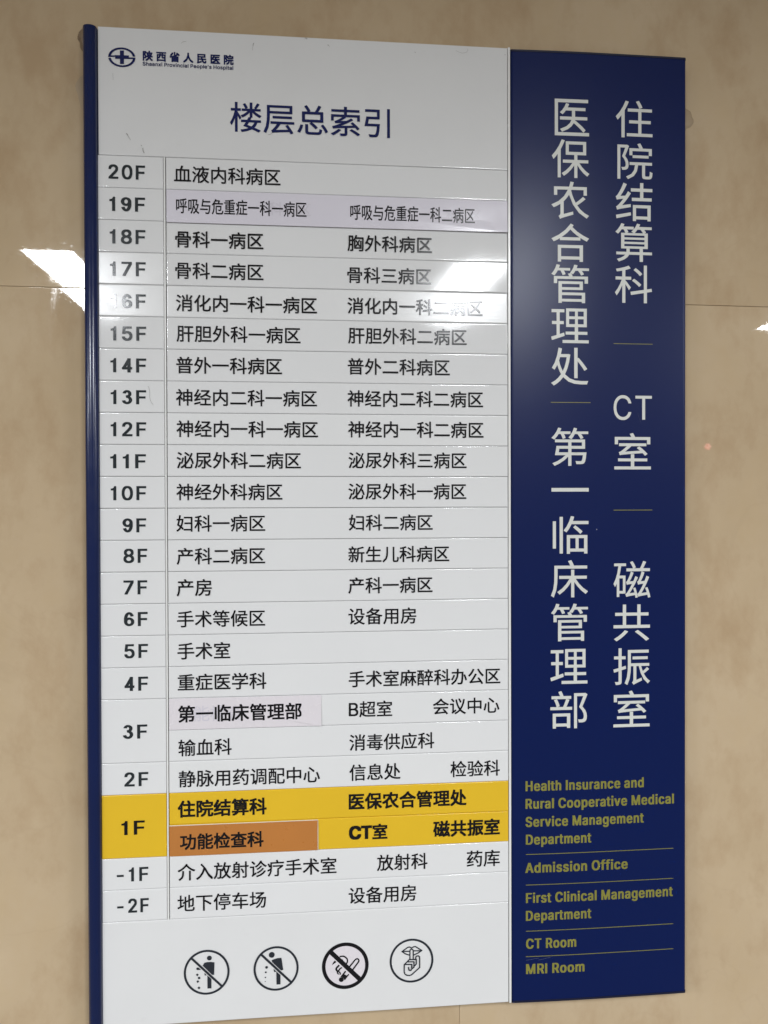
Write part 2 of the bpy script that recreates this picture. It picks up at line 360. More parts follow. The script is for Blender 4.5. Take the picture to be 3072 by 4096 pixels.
'EO': [533, '314,-16 229,-17 199,-15 164,-7 126,8 96,28 76,46 61,64 35,104 18,146 8,199 5,266 10,329 16,354 23,376 48,426 66,451 76,462 116,495 166,517 206,525 319,525 366,517 394,507 429,487 470,449 485,429 497,406 517,356 527,301 527,206 515,146 497,101 470,59 441,31 424,18 399,4 379,-4 356,-11', '274,68 306,81 329,96 352,119 362,134 379,166 385,184 392,219 395,261 392,294 382,334 360,379 338,404 311,425 286,437 266,442 236,432 214,419 190,399 173,376 158,349 148,321 141,284 139,251 141,224 148,186 160,154 175,129 194,106 219,86 244,73 266,67'],
'ER': [449, '462,-9 319,-10 220,174 212,186 209,188 161,188 160,186 160,-9 25,-9 26,519 276,519 319,515 351,507 368,499 396,479 412,464 422,449 440,409 444,376 444,329 441,304 433,276 412,241 396,226 359,201 462,11', '214,266 226,266 254,273 274,283 289,296 300,311 307,331 310,354 307,374 300,394 290,409 279,420 264,430 221,441 161,442 160,266'],
'ES': [447, '276,-19 171,-19 139,-15 101,-5 66,13 40,36 20,64 13,79 8,96 3,124 4,147 136,147 139,146 144,124 148,114 155,101 166,90 189,74 224,63 251,70 279,86 300,109 310,134 310,141 305,159 286,180 271,189 236,204 134,233 91,251 54,276 41,291 27,311 21,331 17,351 18,404 21,419 27,436 46,466 61,482 94,504 126,517 169,525 261,526 291,525 329,517 354,507 389,484 418,451 427,431 433,414 435,391 435,371 434,368 304,368 297,391 280,416 256,434 236,442 224,445 206,440 181,426 168,414 154,391 151,376 155,359 166,344 181,331 199,320 216,313 326,282 346,274 376,260 393,249 415,229 430,209 439,184 443,164 443,119 439,94 426,61 411,39 381,13 349,-4 311,-14'],
'ET': [449, '292,-9 158,-9 157,441 -1,442 -3,444 -3,516 -1,519 451,518 451,443 293,441'],
'Ea': [389, '197,-19 104,-17 79,-13 56,-4 31,13 15,31 3,54 -4,79 -5,119 -2,146 8,171 26,192 49,207 94,222 221,241 231,245 239,256 237,274 229,291 214,307 194,316 169,305 156,295 134,265 64,265 7,281 7,301 11,314 23,334 39,352 71,375 86,382 126,392 244,394 284,387 299,382 326,367 347,346 363,319 370,294 372,264 372,-9 249,-10 224,-17', '176,61 204,75 226,100 237,124 241,161 199,157 169,149 144,135 133,121 128,104 136,84 145,74 156,66 171,60'],
'Ec': [396, '271,-16 254,-18 161,-18 124,-12 109,-7 79,8 51,32 38,46 25,66 13,91 3,126 -1,166 0,224 3,249 13,284 26,311 48,341 74,365 109,384 139,392 156,394 261,394 289,389 306,384 331,372 353,356 374,334 392,301 396,289 396,269 394,266 341,253 269,252 259,274 244,293 221,309 206,315 179,299 165,286 150,264 143,249 136,221 131,189 135,156 143,129 150,111 166,89 181,75 196,66 206,62 211,63 219,65 241,80 257,99 270,126 341,127 398,111 398,91 390,69 367,34 344,13 329,3 296,-11'],
'Ed': [424, '257,-16 244,-18 131,-16 94,-4 74,8 45,34 23,66 15,84 5,116 0,144 -1,211 1,236 8,271 15,294 41,338 71,367 86,377 104,385 129,392 146,394 249,394 276,389 276,516 279,519 404,519 407,516 407,-9 281,-10', '206,63 229,75 243,89 254,104 262,119 270,141 277,191 272,229 265,254 259,266 247,284 236,296 221,307 204,314 191,309 169,293 148,264 135,224 131,189 138,144 145,121 154,106 174,81 191,68'],
'Ee': [404, '279,-16 264,-18 164,-18 116,-10 81,6 59,23 31,56 15,86 3,126 -1,166 0,231 6,256 18,296 35,326 50,344 66,359 94,377 116,387 154,394 256,394 284,389 319,377 351,354 374,328 390,299 400,269 405,239 406,161 404,159 136,159 134,156 136,141 143,121 155,99 179,76 196,66 211,61 226,65 246,79 259,92 271,115 344,115 399,101 400,79 397,71 384,46 365,24 349,11 321,-5 301,-12', '269,231 270,236 262,261 247,286 228,304 204,315 179,302 158,281 143,259 135,234 136,231'],
'Ef': [254, '177,-9 46,-9 46,314 44,317 -26,317 -29,319 -29,386 -26,389 44,389 46,391 46,456 51,476 64,501 79,516 96,527 116,535 146,540 236,540 277,531 277,509 263,461 261,458 201,458 191,452 183,441 178,426 177,391 179,389 261,389 263,386 263,319 261,317 178,316'],
'Eg': [425, '274,-159 241,-161 171,-161 126,-157 104,-152 79,-142 59,-130 38,-111 18,-84 17,-59 66,-31 136,-31 161,-61 169,-67 199,-82 211,-82 236,-72 259,-54 271,-31 275,-19 276,-1 274,0 246,-5 149,-5 124,-2 94,8 64,26 40,49 20,79 8,109 0,146 -1,169 0,236 8,274 28,319 49,346 79,372 99,382 119,389 149,394 249,394 276,388 404,389 407,386 407,-31 402,-66 397,-79 384,-101 377,-111 356,-130 324,-147 299,-155', '209,75 229,85 239,93 250,104 260,119 267,136 274,161 277,201 274,224 270,241 262,261 252,279 244,289 229,302 214,311 204,314 191,309 179,301 164,286 153,271 146,259 136,226 131,191 138,149 153,114 160,104 181,85 199,76'],
'Eh': [410, '392,-9 261,-9 261,234 260,246 252,274 243,289 231,301 209,313 191,305 174,290 160,271 151,244 149,229 149,-9 18,-9 19,518 146,519 149,516 149,391 151,389 181,394 281,394 304,390 324,382 344,370 356,359 370,341 385,309 392,264'],
'Ei': [167, '149,-9 18,-9 18,386 21,389 146,389 149,386', '129,434 41,433 31,436 24,441 13,451 6,469 6,496 12,514 24,526 44,534 124,534 144,527 156,514 159,506 161,499 161,466 153,449 136,436'],
'El': [156, '146,-9 10,-9 11,519 144,519 146,516'],
'Em': [610, '592,-9 461,-9 460,261 454,281 447,294 439,302 419,314 401,305 385,289 376,271 371,254 369,-10 239,-9 239,259 234,279 227,291 211,306 199,313 186,307 165,286 155,269 150,251 149,239 149,-9 19,-10 19,388 144,389 174,396 261,396 274,395 299,387 321,372 351,387 366,392 389,396 476,396 509,392 529,384 544,375 562,359 571,346 582,326 590,299 592,276'],
'En': [410, '392,-9 261,-9 261,234 260,246 252,274 243,289 231,301 209,313 191,305 174,290 160,271 151,244 149,229 149,-9 18,-9 19,388 149,388 181,394 281,394 304,390 329,380 344,370 358,356 372,339 382,316 389,289 392,264'],
'Eo': [415, '269,-16 254,-18 161,-18 124,-12 109,-7 79,8 51,32 38,46 25,66 13,91 3,126 -1,166 0,224 3,249 13,284 26,311 48,341 74,365 109,384 139,392 156,394 259,394 276,392 306,384 334,370 365,344 385,319 402,284 414,234 416,166 412,126 400,86 384,56 377,46 366,33 344,13 324,0 301,-9', '214,63 224,68 241,80 262,106 275,134 279,149 284,179 284,196 275,241 259,274 240,296 226,306 209,315 191,307 176,297 165,286 150,264 143,249 136,221 131,186 135,156 143,129 155,104 166,89 181,75 204,63'],
'Ep': [424, '149,-151 146,-153 21,-153 18,-151 18,386 21,389 149,388 176,394 279,394 306,389 339,377 363,359 390,329 405,304 412,286 419,259 425,214 425,156 420,119 414,99 405,74 390,46 364,18 331,-4 294,-16 274,-18 181,-18 151,-12 149,-14', '221,63 234,69 248,79 264,95 270,104 280,124 287,144 292,171 293,189 292,206 287,234 272,271 254,294 234,309 221,314 211,311 195,301 179,286 170,274 156,241 150,221 148,199 148,179 153,146 166,111 173,99 192,79 204,70'],
'Er': [259, '149,-9 18,-9 18,386 21,389 141,389 171,395 276,394 278,391 278,314 214,312 194,305 170,286 161,274 153,256 149,236'],
'Es': [365, '249,-16 226,-18 131,-18 104,-15 76,-7 56,3 36,18 15,44 6,64 1,81 2,104 56,117 129,117 135,99 147,81 159,70 181,60 194,64 214,76 225,86 231,101 230,111 225,119 219,127 206,135 181,145 111,161 81,171 49,188 34,202 23,216 15,236 12,256 12,291 16,314 26,336 33,346 59,369 79,380 106,389 131,394 241,394 261,391 296,380 321,362 340,341 355,314 359,301 359,281 351,278 309,268 234,267 224,286 211,303 194,315 186,317 174,312 162,304 150,291 146,281 145,274 151,261 159,253 171,245 206,233 281,215 319,199 346,176 355,164 362,146 366,124 364,76 358,54 345,34 328,16 294,-5 261,-15'],
'Et': [227, '216,-14 119,-14 94,-9 71,0 56,12 48,21 36,44 30,71 30,316 -26,317 -29,319 -29,386 -26,389 29,389 30,391 31,481 159,481 161,479 161,391 164,389 236,389 239,386 239,319 236,317 164,317 161,314 161,96 166,79 171,71 181,64 236,64 238,61 247,16 248,-6 244,-10'],
'Eu': [410, '239,-14 139,-15 116,-12 96,-7 76,3 56,18 43,34 35,46 25,71 18,106 19,388 146,389 149,386 149,146 150,129 158,106 171,86 186,73 201,66 228,81 240,94 252,114 259,136 261,156 261,386 264,389 391,388 392,-9 266,-10 261,-8'],
'Ev': [389, '262,-9 127,-9 -17,366 -16,389 119,388 194,182 197,186 268,384 271,389 404,389 404,364'],
'RB': [456, '279,-1 57,-1 59,511 249,511 274,510 304,504 331,494 359,474 380,451 390,431 397,411 400,384 399,349 392,324 387,314 371,293 354,280 325,266 326,264 359,252 374,242 387,231 407,201 414,184 420,156 420,126 417,101 412,84 399,59 371,29 354,19 329,8', '269,60 301,68 319,76 336,92 345,104 352,126 352,149 344,174 331,193 314,210 296,219 279,225 251,229 129,229 129,60', '241,288 271,293 294,303 311,316 322,331 332,356 334,376 327,401 319,416 310,426 296,437 286,442 266,447 241,450 129,450 128,289'],
'RC': [510, '294,-9 259,-9 231,-7 204,-2 174,8 146,23 129,36 103,59 73,101 60,126 51,154 40,206 37,259 43,321 55,369 75,411 105,451 149,487 199,509 239,517 269,518 319,514 351,504 386,487 419,462 437,441 447,426 467,386 475,354 474,345 406,346 397,374 387,391 374,409 356,424 326,442 301,450 269,453 249,452 221,447 201,439 177,424 156,404 138,381 123,351 110,306 105,256 108,219 113,189 128,146 146,116 161,98 194,74 219,63 256,55 276,55 309,61 344,76 374,100 396,134 406,162 475,161 469,131 459,104 442,74 423,51 399,31 366,11 331,-2'],
'RT': [449, '260,-1 190,-1 190,449 31,450 30,451 30,509 31,511 416,511 420,509 419,450 260,449'],
'N1': [345, '238,-12 238,522 163,522 150,479 126,449 89,433 41,428 41,356 131,356 131,-12'],
}

LEFT = [
    ('血液内科病区', 0.1166, 0.2822, -0.0256),
    ('呼吸与危重症一科一病区', 0.1198, 0.3231, -0.0757),
    ('骨科一病区', 0.118, 0.2549, -0.1274),
    ('骨科二病区', 0.1177, 0.2548, -0.1764),
    ('消化内一科一病区', 0.1186, 0.3392, -0.2273),
    ('肝胆外科一病区', 0.1193, 0.3128, -0.2754),
    ('普外一科病区', 0.1185, 0.2834, -0.325),
    ('神经内二科一病区', 0.1178, 0.3387, -0.3756),
    ('神经内一科一病区', 0.1184, 0.3401, -0.4249),
    ('泌尿外科二病区', 0.1185, 0.3127, -0.4746),
    ('神经外科病区', 0.1178, 0.2833, -0.5245),
    ('妇科一病区', 0.1174, 0.2559, -0.5741),
    ('产科二病区', 0.1177, 0.2556, -0.6257),
    ('产房', 0.1174, 0.1717, -0.6753),
    ('手术等候区', 0.1178, 0.2552, -0.725),
    ('手术室', 0.1181, 0.2001, -0.7756),
    ('重症医学科', 0.1182, 0.2567, -0.8251),
    ('第一临床管理部', 0.1187, 0.3125, -0.8746),
    ('输血科', 0.1188, 0.2017, -0.9286),
    ('静脉用药调配中心', 0.1189, 0.3411, -0.9778),
    ('住院结算科', 0.1172, 0.2563, -1.0255),
    ('功能检查科', 0.1207, 0.2513, -1.0772),
    ('介入放射诊疗手术室', 0.1167, 0.3672, -1.1258),
    ('地下停车场', 0.116, 0.2547, -1.1751),
]
RIGHT = [
    (1, '呼吸与危重症一科二病区', 0.3928, 0.5952, -0.077),
    (2, '胸外科病区', 0.3883, 0.525, -0.1258),
    (3, '骨科三病区', 0.3877, 0.5236, -0.1767),
    (4, '消化内一科二病区', 0.3879, 0.608, -0.2259),
    (5, '肝胆外科二病区', 0.3888, 0.5818, -0.2737),
    (6, '普外二科病区', 0.388, 0.5537, -0.3232),
    (7, '神经内二科二病区', 0.3874, 0.6085, -0.3746),
    (8, '神经内一科二病区', 0.3883, 0.6092, -0.4241),
    (9, '泌尿外科三病区', 0.3887, 0.581, -0.4739),
    (10, '泌尿外科一病区', 0.3884, 0.5805, -0.5241),
    (11, '妇科二病区', 0.3888, 0.525, -0.5741),
    (12, '新生儿科病区', 0.388, 0.5522, -0.6253),
    (13, '产科一病区', 0.3878, 0.5245, -0.6752),
    (14, '设备用房', 0.3877, 0.4978, -0.7251),
    (16, '手术室麻醉科办公区', 0.3879, 0.6364, -0.8263),
    (17, 'B超室', 0.3878, 0.4581, -0.8751),
    (17, '会议中心', 0.5247, 0.6347, -0.8742),
    (18, '消毒供应科', 0.3886, 0.5267, -0.9288),
    (19, '信息处', 0.3885, 0.4714, -0.9773),
    (19, '检验科', 0.5534, 0.6354, -0.9774),
    (20, '医保农合管理处', 0.3873, 0.5799, -1.0241),
    (21, 'CT室', 0.3875, 0.4498, -1.0743),
    (21, '磁共振室', 0.5247, 0.6352, -1.0743),
    (22, '放射科', 0.4326, 0.5151, -1.1253),
    (22, '药库', 0.5801, 0.6351, -1.1257),
    (23, '设备用房', 0.3866, 0.4966, -1.1763),
]
NUMS = [
    ('20F', 0.0168, 0.0724, -0.0258),
    ('19F', 0.018, 0.0721, -0.0758),
    ('18F', 0.0181, 0.0724, -0.1262),
    ('17F', 0.0182, 0.0725, -0.1763),
    ('16F', 0.019, 0.0724, -0.2265),
    ('15F', 0.0187, 0.0726, -0.2769),
    ('14F', 0.018, 0.0725, -0.3266),
    ('13F', 0.0181, 0.0722, -0.3762),
    ('12F', 0.0178, 0.0719, -0.4263),
    ('11F', 0.0168, 0.0713, -0.4763),
    ('10F', 0.0173, 0.0714, -0.5262),
    ('9F', 0.0348, 0.0711, -0.5767),
    ('8F', 0.0361, 0.0724, -0.6244),
    ('7F', 0.0358, 0.0721, -0.6739),
    ('6F', 0.0363, 0.0726, -0.7236),
    ('5F', 0.0366, 0.0728, -0.7739),
    ('4F', 0.0363, 0.0726, -0.8253),
    ('3F', 0.0336, 0.0709, -0.9006),
    ('2F', 0.0355, 0.0722, -0.9756),
    ('1F', 0.0305, 0.0662, -1.0518),
    ('-1F', 0.0231, 0.0714, -1.1253),
    ('-2F', 0.0233, 0.0718, -1.1747),
]
BLUE = [
    ('医', 0.7294, 0.7867, 0.1202, 0.0607),
    ('保', 0.7244, 0.7872, 0.054, -0.0082),
    ('农', 0.7238, 0.7866, -0.0148, -0.0758),
    ('合', 0.7237, 0.7866, -0.0838, -0.1461),
    ('管', 0.7236, 0.7865, -0.1509, -0.2138),
    ('理', 0.723, 0.786, -0.2231, -0.2797),
    ('处', 0.723, 0.7851, -0.2877, -0.3497),
    ('第', 0.7234, 0.785, -0.4194, -0.482),
    ('一', 0.7233, 0.7858, -0.5186, -0.5247),
    ('临', 0.7254, 0.7854, -0.5653, -0.6272),
    ('床', 0.7223, 0.7843, -0.6382, -0.6993),
    ('管', 0.7225, 0.7843, -0.71, -0.7718),
    ('理', 0.7211, 0.7834, -0.7852, -0.8425),
    ('部', 0.721, 0.7833, -0.8548, -0.9164),
    ('住', 0.8327, 0.8954, 0.1225, 0.0617),
    ('院', 0.8354, 0.8954, 0.0524, -0.0068),
    ('结', 0.8326, 0.8951, -0.013, -0.0758),
    ('算', 0.832, 0.8945, -0.0804, -0.1433),
    ('科', 0.8312, 0.8945, -0.1494, -0.2115),
    ('C', 0.8286, 0.8589, -0.3647, -0.406),
    ('T', 0.8661, 0.8946, -0.3654, -0.4051),
    ('室', 0.83, 0.8926, -0.4276, -0.4877),
    ('磁', 0.8285, 0.8918, -0.6405, -0.7016),
    ('共', 0.8285, 0.891, -0.713, -0.7736),
    ('振', 0.8282, 0.891, -0.7857, -0.8467),
    ('室', 0.8282, 0.8904, -0.8567, -0.9169),
]
EN = [
    ('Health Insurance and', 0.6791, 0.8806, -1.0189),
    ('Rural Cooperative Medical', 0.679, 0.9332, -1.0483),
    ('Service Management', 0.679, 0.8806, -1.0782),
    ('Department', 0.6795, 0.7901, -1.1076),
    ('Admission Office', 0.6784, 0.8526, -1.1544),
    ('First Clinical Management', 0.6794, 0.9313, -1.2044),
    ('Department', 0.6793, 0.79, -1.2339),
    ('CT Room', 0.6796, 0.7643, -1.2803),
    ('MRI Room', 0.6795, 0.7783, -1.3223),
]
PIC1 = [
    [(0.1546, -1.2757), (0.1576, -1.2713), (0.162, -1.2703), (0.1676, -1.2704), (0.1731, -1.2715), (0.1726, -1.2909), (0.172, -1.2914), (0.1696, -1.2913)],
    [(0.1464, -1.278), (0.1485, -1.2784), (0.1522, -1.2822), (0.1464, -1.2822), (0.145, -1.2812), (0.1447, -1.2798), (0.1453, -1.2785)],
    [(0.1576, -1.2872), (0.1612, -1.2916), (0.1577, -1.2914)],
    [(0.162, -1.2916), (0.1683, -1.2978), (0.1682, -1.3127), (0.162, -1.3126)],
    [(0.1462, -1.2876), (0.1485, -1.2898), (0.1462, -1.292), (0.1441, -1.2896)],
    [(0.1473, -1.2931), (0.1507, -1.2932), (0.1509, -1.2967), (0.1474, -1.2967)],
    [(0.1449, -1.2998), (0.1474, -1.2985), (0.1492, -1.3009), (0.1463, -1.3028)],
    [(0.1488, -1.3084), (0.1512, -1.3108), (0.1488, -1.313), (0.1464, -1.3105)],
]
PIC2 = [
    [(0.263, -1.2734), (0.2674, -1.2717), (0.2719, -1.2705), (0.2786, -1.2702), (0.2815, -1.29), (0.2781, -1.2908), (0.2639, -1.2763)],
    [(0.266, -1.2872), (0.2708, -1.2921), (0.2672, -1.2927)],
    [(0.2704, -1.2917), (0.277, -1.2979), (0.2769, -1.3129), (0.2707, -1.313)],
]
PIC3 = [
    (0.00233, [(0.3716, -1.2739), (0.3746, -1.2735), (0.3778, -1.2735), (0.3815, -1.2755), (0.3839, -1.2783), (0.3844, -1.2816), (0.3839, -1.284), (0.3826, -1.2858)]),
    (0.00073, [(0.3753, -1.2784), (0.3766, -1.2792), (0.3771, -1.2802)]),
    (0.00233, [(0.3878, -1.2909), (0.3968, -1.2804), (0.3984, -1.2792), (0.4002, -1.2788), (0.4023, -1.2802), (0.4029, -1.2821), (0.4021, -1.2842), (0.3929, -1.2961)]),
    (0.0, [(0.3594, -1.2868), (0.3614, -1.2824), (0.3641, -1.2795), (0.3665, -1.2822)]),
    (0.00285, [(0.371, -1.2875), (0.3667, -1.2918), (0.366, -1.2937), (0.367, -1.2959), (0.3699, -1.2979)]),
    (0.00233, [(0.3753, -1.2915), (0.3718, -1.2937), (0.3702, -1.2963), (0.3696, -1.2976)]),
    (0.00186, [(0.3678, -1.2978), (0.3683, -1.3005), (0.3704, -1.3022)]),
    (0.00186, [(0.3702, -1.2979), (0.3723, -1.2997), (0.3728, -1.3013), (0.3723, -1.303)]),
    (0.0, [(0.3728, -1.3064), (0.3806, -1.297), (0.3822, -1.2986), (0.379, -1.3027), (0.3814, -1.3037), (0.383, -1.3053), (0.3857, -1.3024), (0.3871, -1.3035), (0.3798, -1.3125), (0.3779, -1.3086), (0.3755, -1.3069)]),
]
PIC4 = [
    (0.00197, [(0.4851, -1.278), (0.4788, -1.2757), (0.4729, -1.2715), (0.4827, -1.265), (0.4854, -1.2647), (0.4886, -1.2667), (0.4919, -1.2648), (0.4949, -1.2645), (0.5055, -1.2715), (0.4995, -1.2752), (0.4923, -1.2782)]),
    (0.00197, [(0.4745, -1.2712), (0.4856, -1.2716)]),
    (0.00197, [(0.4919, -1.2713), (0.5041, -1.2718)]),
    (0.00186, [(0.4859, -1.2842), (0.4859, -1.2709), (0.4866, -1.2691), (0.4886, -1.2682), (0.4907, -1.2693), (0.4913, -1.2712), (0.4913, -1.2845)]),
    (0.00197, [(0.4853, -1.2847), (0.4765, -1.2931), (0.4765, -1.3048), (0.4776, -1.3081), (0.4804, -1.3104), (0.4847, -1.3111), (0.4885, -1.3101), (0.5017, -1.299), (0.5018, -1.2851), (0.5014, -1.2813), (0.5, -1.28), (0.4984, -1.2797), (0.4965, -1.2802), (0.4954, -1.282), (0.4954, -1.2853)]),
    (0.00197, [(0.485, -1.2849), (0.4962, -1.2855), (0.4962, -1.2929), (0.4937, -1.2955)]),
    (0.00197, [(0.4826, -1.2885), (0.4924, -1.2889), (0.4924, -1.2979), (0.4896, -1.2999)]),
    (0.00207, [(0.4772, -1.2924), (0.4888, -1.293), (0.4888, -1.3001), (0.4874, -1.3025), (0.4858, -1.3029), (0.4841, -1.3016), (0.4836, -1.2976)]),
]
SCUFFS_HEAD = [([(0.1291, 0.1783), (0.1306, 0.1801), (0.1333, 0.1813), (0.1364, 0.1814)], 0.0004), ([(0.2416, 0.1847), (0.2403, 0.1829), (0.24, 0.1803)], 0.0008), ([(0.24, 0.1803), (0.2394, 0.1767), (0.239, 0.173)], 0.0003), ([(0.0444, 0.0344), (0.0465, 0.0313)], 0.001), ([(0.0465, 0.0313), (0.0485, 0.0278), (0.0506, 0.0244)], 0.0004), ([(0.0664, 0.017), (0.0676, 0.0156)], 0.0009), ([(0.0691, 0.0124), (0.0697, 0.0076), (0.0713, 0.0047)], 0.001), ([(0.2632, 0.0415), (0.2664, 0.0418), (0.2696, 0.0445)], 0.0004), ([(0.0244, 0.1266), (0.0248, 0.1161)], 0.0003), ([(0.3214, 0.1966), (0.325, 0.1964), (0.3246, 0.1946)], 0.0008), ([(0.3575, 0.1878), (0.3594, 0.187)], 0.001), ([(0.3594, 0.187), (0.3611, 0.1841)], 0.0003), ([(0.5646, 0.1893), (0.5695, 0.1874), (0.575, 0.1859), (0.5795, 0.1866), (0.5824, 0.1878), (0.5844, 0.191), (0.5838, 0.1936)], 0.0003), ([(0.4974, 0.1836), (0.499, 0.1829)], 0.0007), ([(0.6452, 0.1867), (0.6463, 0.1867)], 0.0008)]
SCUFF_13 = [(0.0749, -0.3585), (0.0766, -0.3616), (0.0776, -0.3669), (0.0775, -0.3754), (0.0785, -0.3807), (0.0806, -0.3849), (0.083, -0.3877)]

CJK = sorted(set(c for c in (
    '血液内科病区呼吸与危重症一二三骨消化肝胆外普神经泌尿妇产房手术等候室重医学第临床管理部输静脉用药调配中心住院结算功能检查'
    '介入放射诊疗地下停车场胸新生儿设备麻醉办公超会议毒供应信息验保农合处磁共振库楼层总索引陕西省人民')))


def build_glyphs():
    """tessellated outlines, one em = 1: CJK from Blender's own built-in font, Latin from the outlines above"""
    g, tmp = {}, []
    for c in CJK:
        cu = bpy.data.curves.new('glyph', 'FONT')
        cu.body = c
        cu.size = 1.0
        cu.resolution_u = 3
        tmp.append((c, 1.0, bpy.data.objects.new('glyph', cu)))
    for k, v in GLYPH.items():
        cu = bpy.data.curves.new('glyph', 'CURVE')
        cu.dimensions = '2D'
        cu.fill_mode = 'BOTH'
        for s in v[1:]:
            P = [tuple(float(t) / 1000 for t in q.split(',')) for q in s.split(' ')]
            sp = cu.splines.new('POLY')
            sp.points.add(len(P) - 1)
            for pt, (x, y) in zip(sp.points, P):
                pt.co = (x, y, 0, 1)
            sp.use_cyclic_u = True
        tmp.append((k, v[0] / 1000, bpy.data.objects.new('glyph', cu)))
    for _, _, o in tmp:
        COL.objects.link(o)
    dg = bpy.context.evaluated_depsgraph_get()
    dg.update()
    for k, adv, o in tmp:
        e = o.evaluated_get(dg)
        me = e.to_mesh()
        seen, vv, remap = {}, [], []
        for p in me.vertices:
            remap.append(len(vv))
            vv.append((p.co.x, p.co.y))
        ff = [tuple(remap[i] for i in p.vertices) for p in me.polygons]
        g[k] = (adv, vv, ff)
        e.to_mesh_clear()
    for _, _, o in tmp:
        cu = o.data
        bpy.data.objects.remove(o)
        bpy.data.curves.remove(cu)
    return g


G = build_glyphs()


def run(s, style=None, spacing=0.0):
    """list of (glyph, pen x); style picks the Latin cut"""
    out, x = [], 0.0
    for c in s:
        if c == ' ':
            x += .16 + spacing
            continue
        k = c if c in G else (style or 'R') + c
        adv = G[k][0]
        sc_ = 1.0
        if k != c and any(q in G for q in s):      # Latin inside a CJK line is a little larger than the cut
            sc_ = 1.48
        out.append((k, x, sc_))
        x += adv * sc_ + spacing
    return out


def lettering(name, items, mat, parent, y=-.00025, bold=0.0, surf=None, halo=True):
    """items: (text, style, x0, x1, zc, mode, opts). One mesh; every phrase is fitted between x0 and x1."""
    V, F = [], []
    for it in items:
        s, style, x0, x1, z, mode = it[:6]
        op = it[6] if len(it) > 6 else {}
        rn = run(s, style, op.get('spacing', 0.0))
        pts = [[(px + q * kx[0], py * kx[0]) for q, py in G[k][1]] for k, px, *kx in rn]
        lo = min(p[0] for L in pts for p in L)
        hi = max(p[0] for L in pts for p in L)
        b = op.get('bold', bold)
        if 'box' in op:                                   # fit both ways
            zb, zt = op['box']
            lz = min(p[1] for L in pts for p in L)
            hz = max(p[1] for L in pts for p in L)
            kz = 0 if hz - lz < .2 else (zt - zb) / (hz - lz)
            kx_ = (x1 - x0) / (hi - lo)
            if not kz:
                kz = kx_
                z0 = (zt + zb) / 2 - (hz + lz) / 2 * kz
            else:
                z0 = zb - lz * kz
        else:
            em0 = (x1 - x0) / (hi - lo)
            bb = b * em0
            kx_ = (x1 - x0 - 2 * bb) / (hi - lo)
            kz = kx_ * op.get('ratio', 1.0)
            if 'cap' in op:                               # Latin: cap height in metres, z is the baseline
                kz = op['cap'] / .534
                z0 = z + .012 * kz
            elif mode == 'num':
                kz = op.get('h', .0222) / .534
                z0 = z - .255 * kz
            else:
                z0 = z - .38 * kz
            x0 += bb
        em = kx_
        off = [(0, 0)]
        if b:
            e = b * em
            off = [(e, e), (-e, e), (e, -e), (-e, -e), (0, 0)]
        for q, (ox, oz) in enumerate(off):
            for (k, px, s_), L in zip(rn, pts):
                base = len(V)
                for x, zz in L:
                    X = x0 + (x - lo) * kx_ + ox
                    Z = z0 + zz * kz + oz
                    Y = y - q * 9e-6 + (surf(X) if surf else 0)
                    V.append((X, Y, Z))
                F += [tuple(base + i for i in f) for f in G[k][2]]
    me = mesh(name, V, F)
    return link(name, me, mat, parent)


# ------------------------------------------------------------------ the wall
wall = empty('wall', (0, 0, 0))
tag(wall, kind='structure')
WY = 0.030
J = -0.2008 + Z0
TH = .012
slope = -0.0050


def wall_tile(x0, x1, z0, z1, seed):
    g = .00022
    w, h = x1 - x0 - 2 * g, z1 - z0 - 2 * g
    me = plate_mesh('wall_tile', w, h, TH, crown_z=.0004, crown_x=.0003, edge=.0007, warp=.00010, nx=14, nz=10, seed=seed)
    o = link('wall_tile', me, M['tile'], wall)
    o.location = (x0 + g, WY, z0 + g + slope * (x0 - .3))
    o.rotation_euler = (random.uniform(-.0006, .0006), -slope, random.uniform(-.0006, .0006))
    return o


rows = [(J, J + .9, -1.95), (J - 1.30, J, -1.027), (J - 1.30 - .62, J - 1.30, -1.95)]
s_ = 0
for z0, z1, xs in rows:
    x = xs
    while x < 4.0:
        wall_tile(x, x + 1.6, z0, z1, s_)
        s_ += 1
        x += 1.6
part_box('grout_bed', (-2.2, 4.8, WY + .0045, WY + .10, .12, J + .93), M['grout'], wall)

# ------------------------------------------------------------------ ceiling and its lamps (outside the frame, they light the sign)
ceil_z = Z0 + .70
v, f = box(-7, 8, -9, WY - .001, ceil_z + .012, ceil_z + .05)
tag(link('ceiling', mesh('ceiling', v, f), M['ceiling']), kind='structure')


def ceiling_light(x, y, w=.25, l=1.2, label=''):
    t = empty('ceiling_light', (x, y, ceil_z))
    tag(t, label, 'ceiling light', 'slim lamps set in the ceiling')
    fr = .014
    V, F_ = [], []
    for d in ((-w / 2 - fr, -w / 2, -l / 2 - fr, l / 2 + fr), (w / 2, w / 2 + fr, -l / 2 - fr, l / 2 + fr),
              (-w / 2, w / 2, -l / 2 - fr, -l / 2), (-w / 2, w / 2, l / 2, l / 2 + fr)):
        v, f = box(d[0], d[1], d[2], d[3], -.010, .011)
        F_ += [tuple(len(V) + i for i in q) for q in f]
        V += v
    link('frame', mesh('frame', V, F_), M['frame'], t)
    link('diffuser', mesh('diffuser', [(-w / 2, -l / 2, 0), (-w / 2, l / 2, 0), (w / 2, l / 2, 0), (w / 2, -l / 2, 0)], [(0, 1, 2, 3)]), M['lamp'], t)
    return t


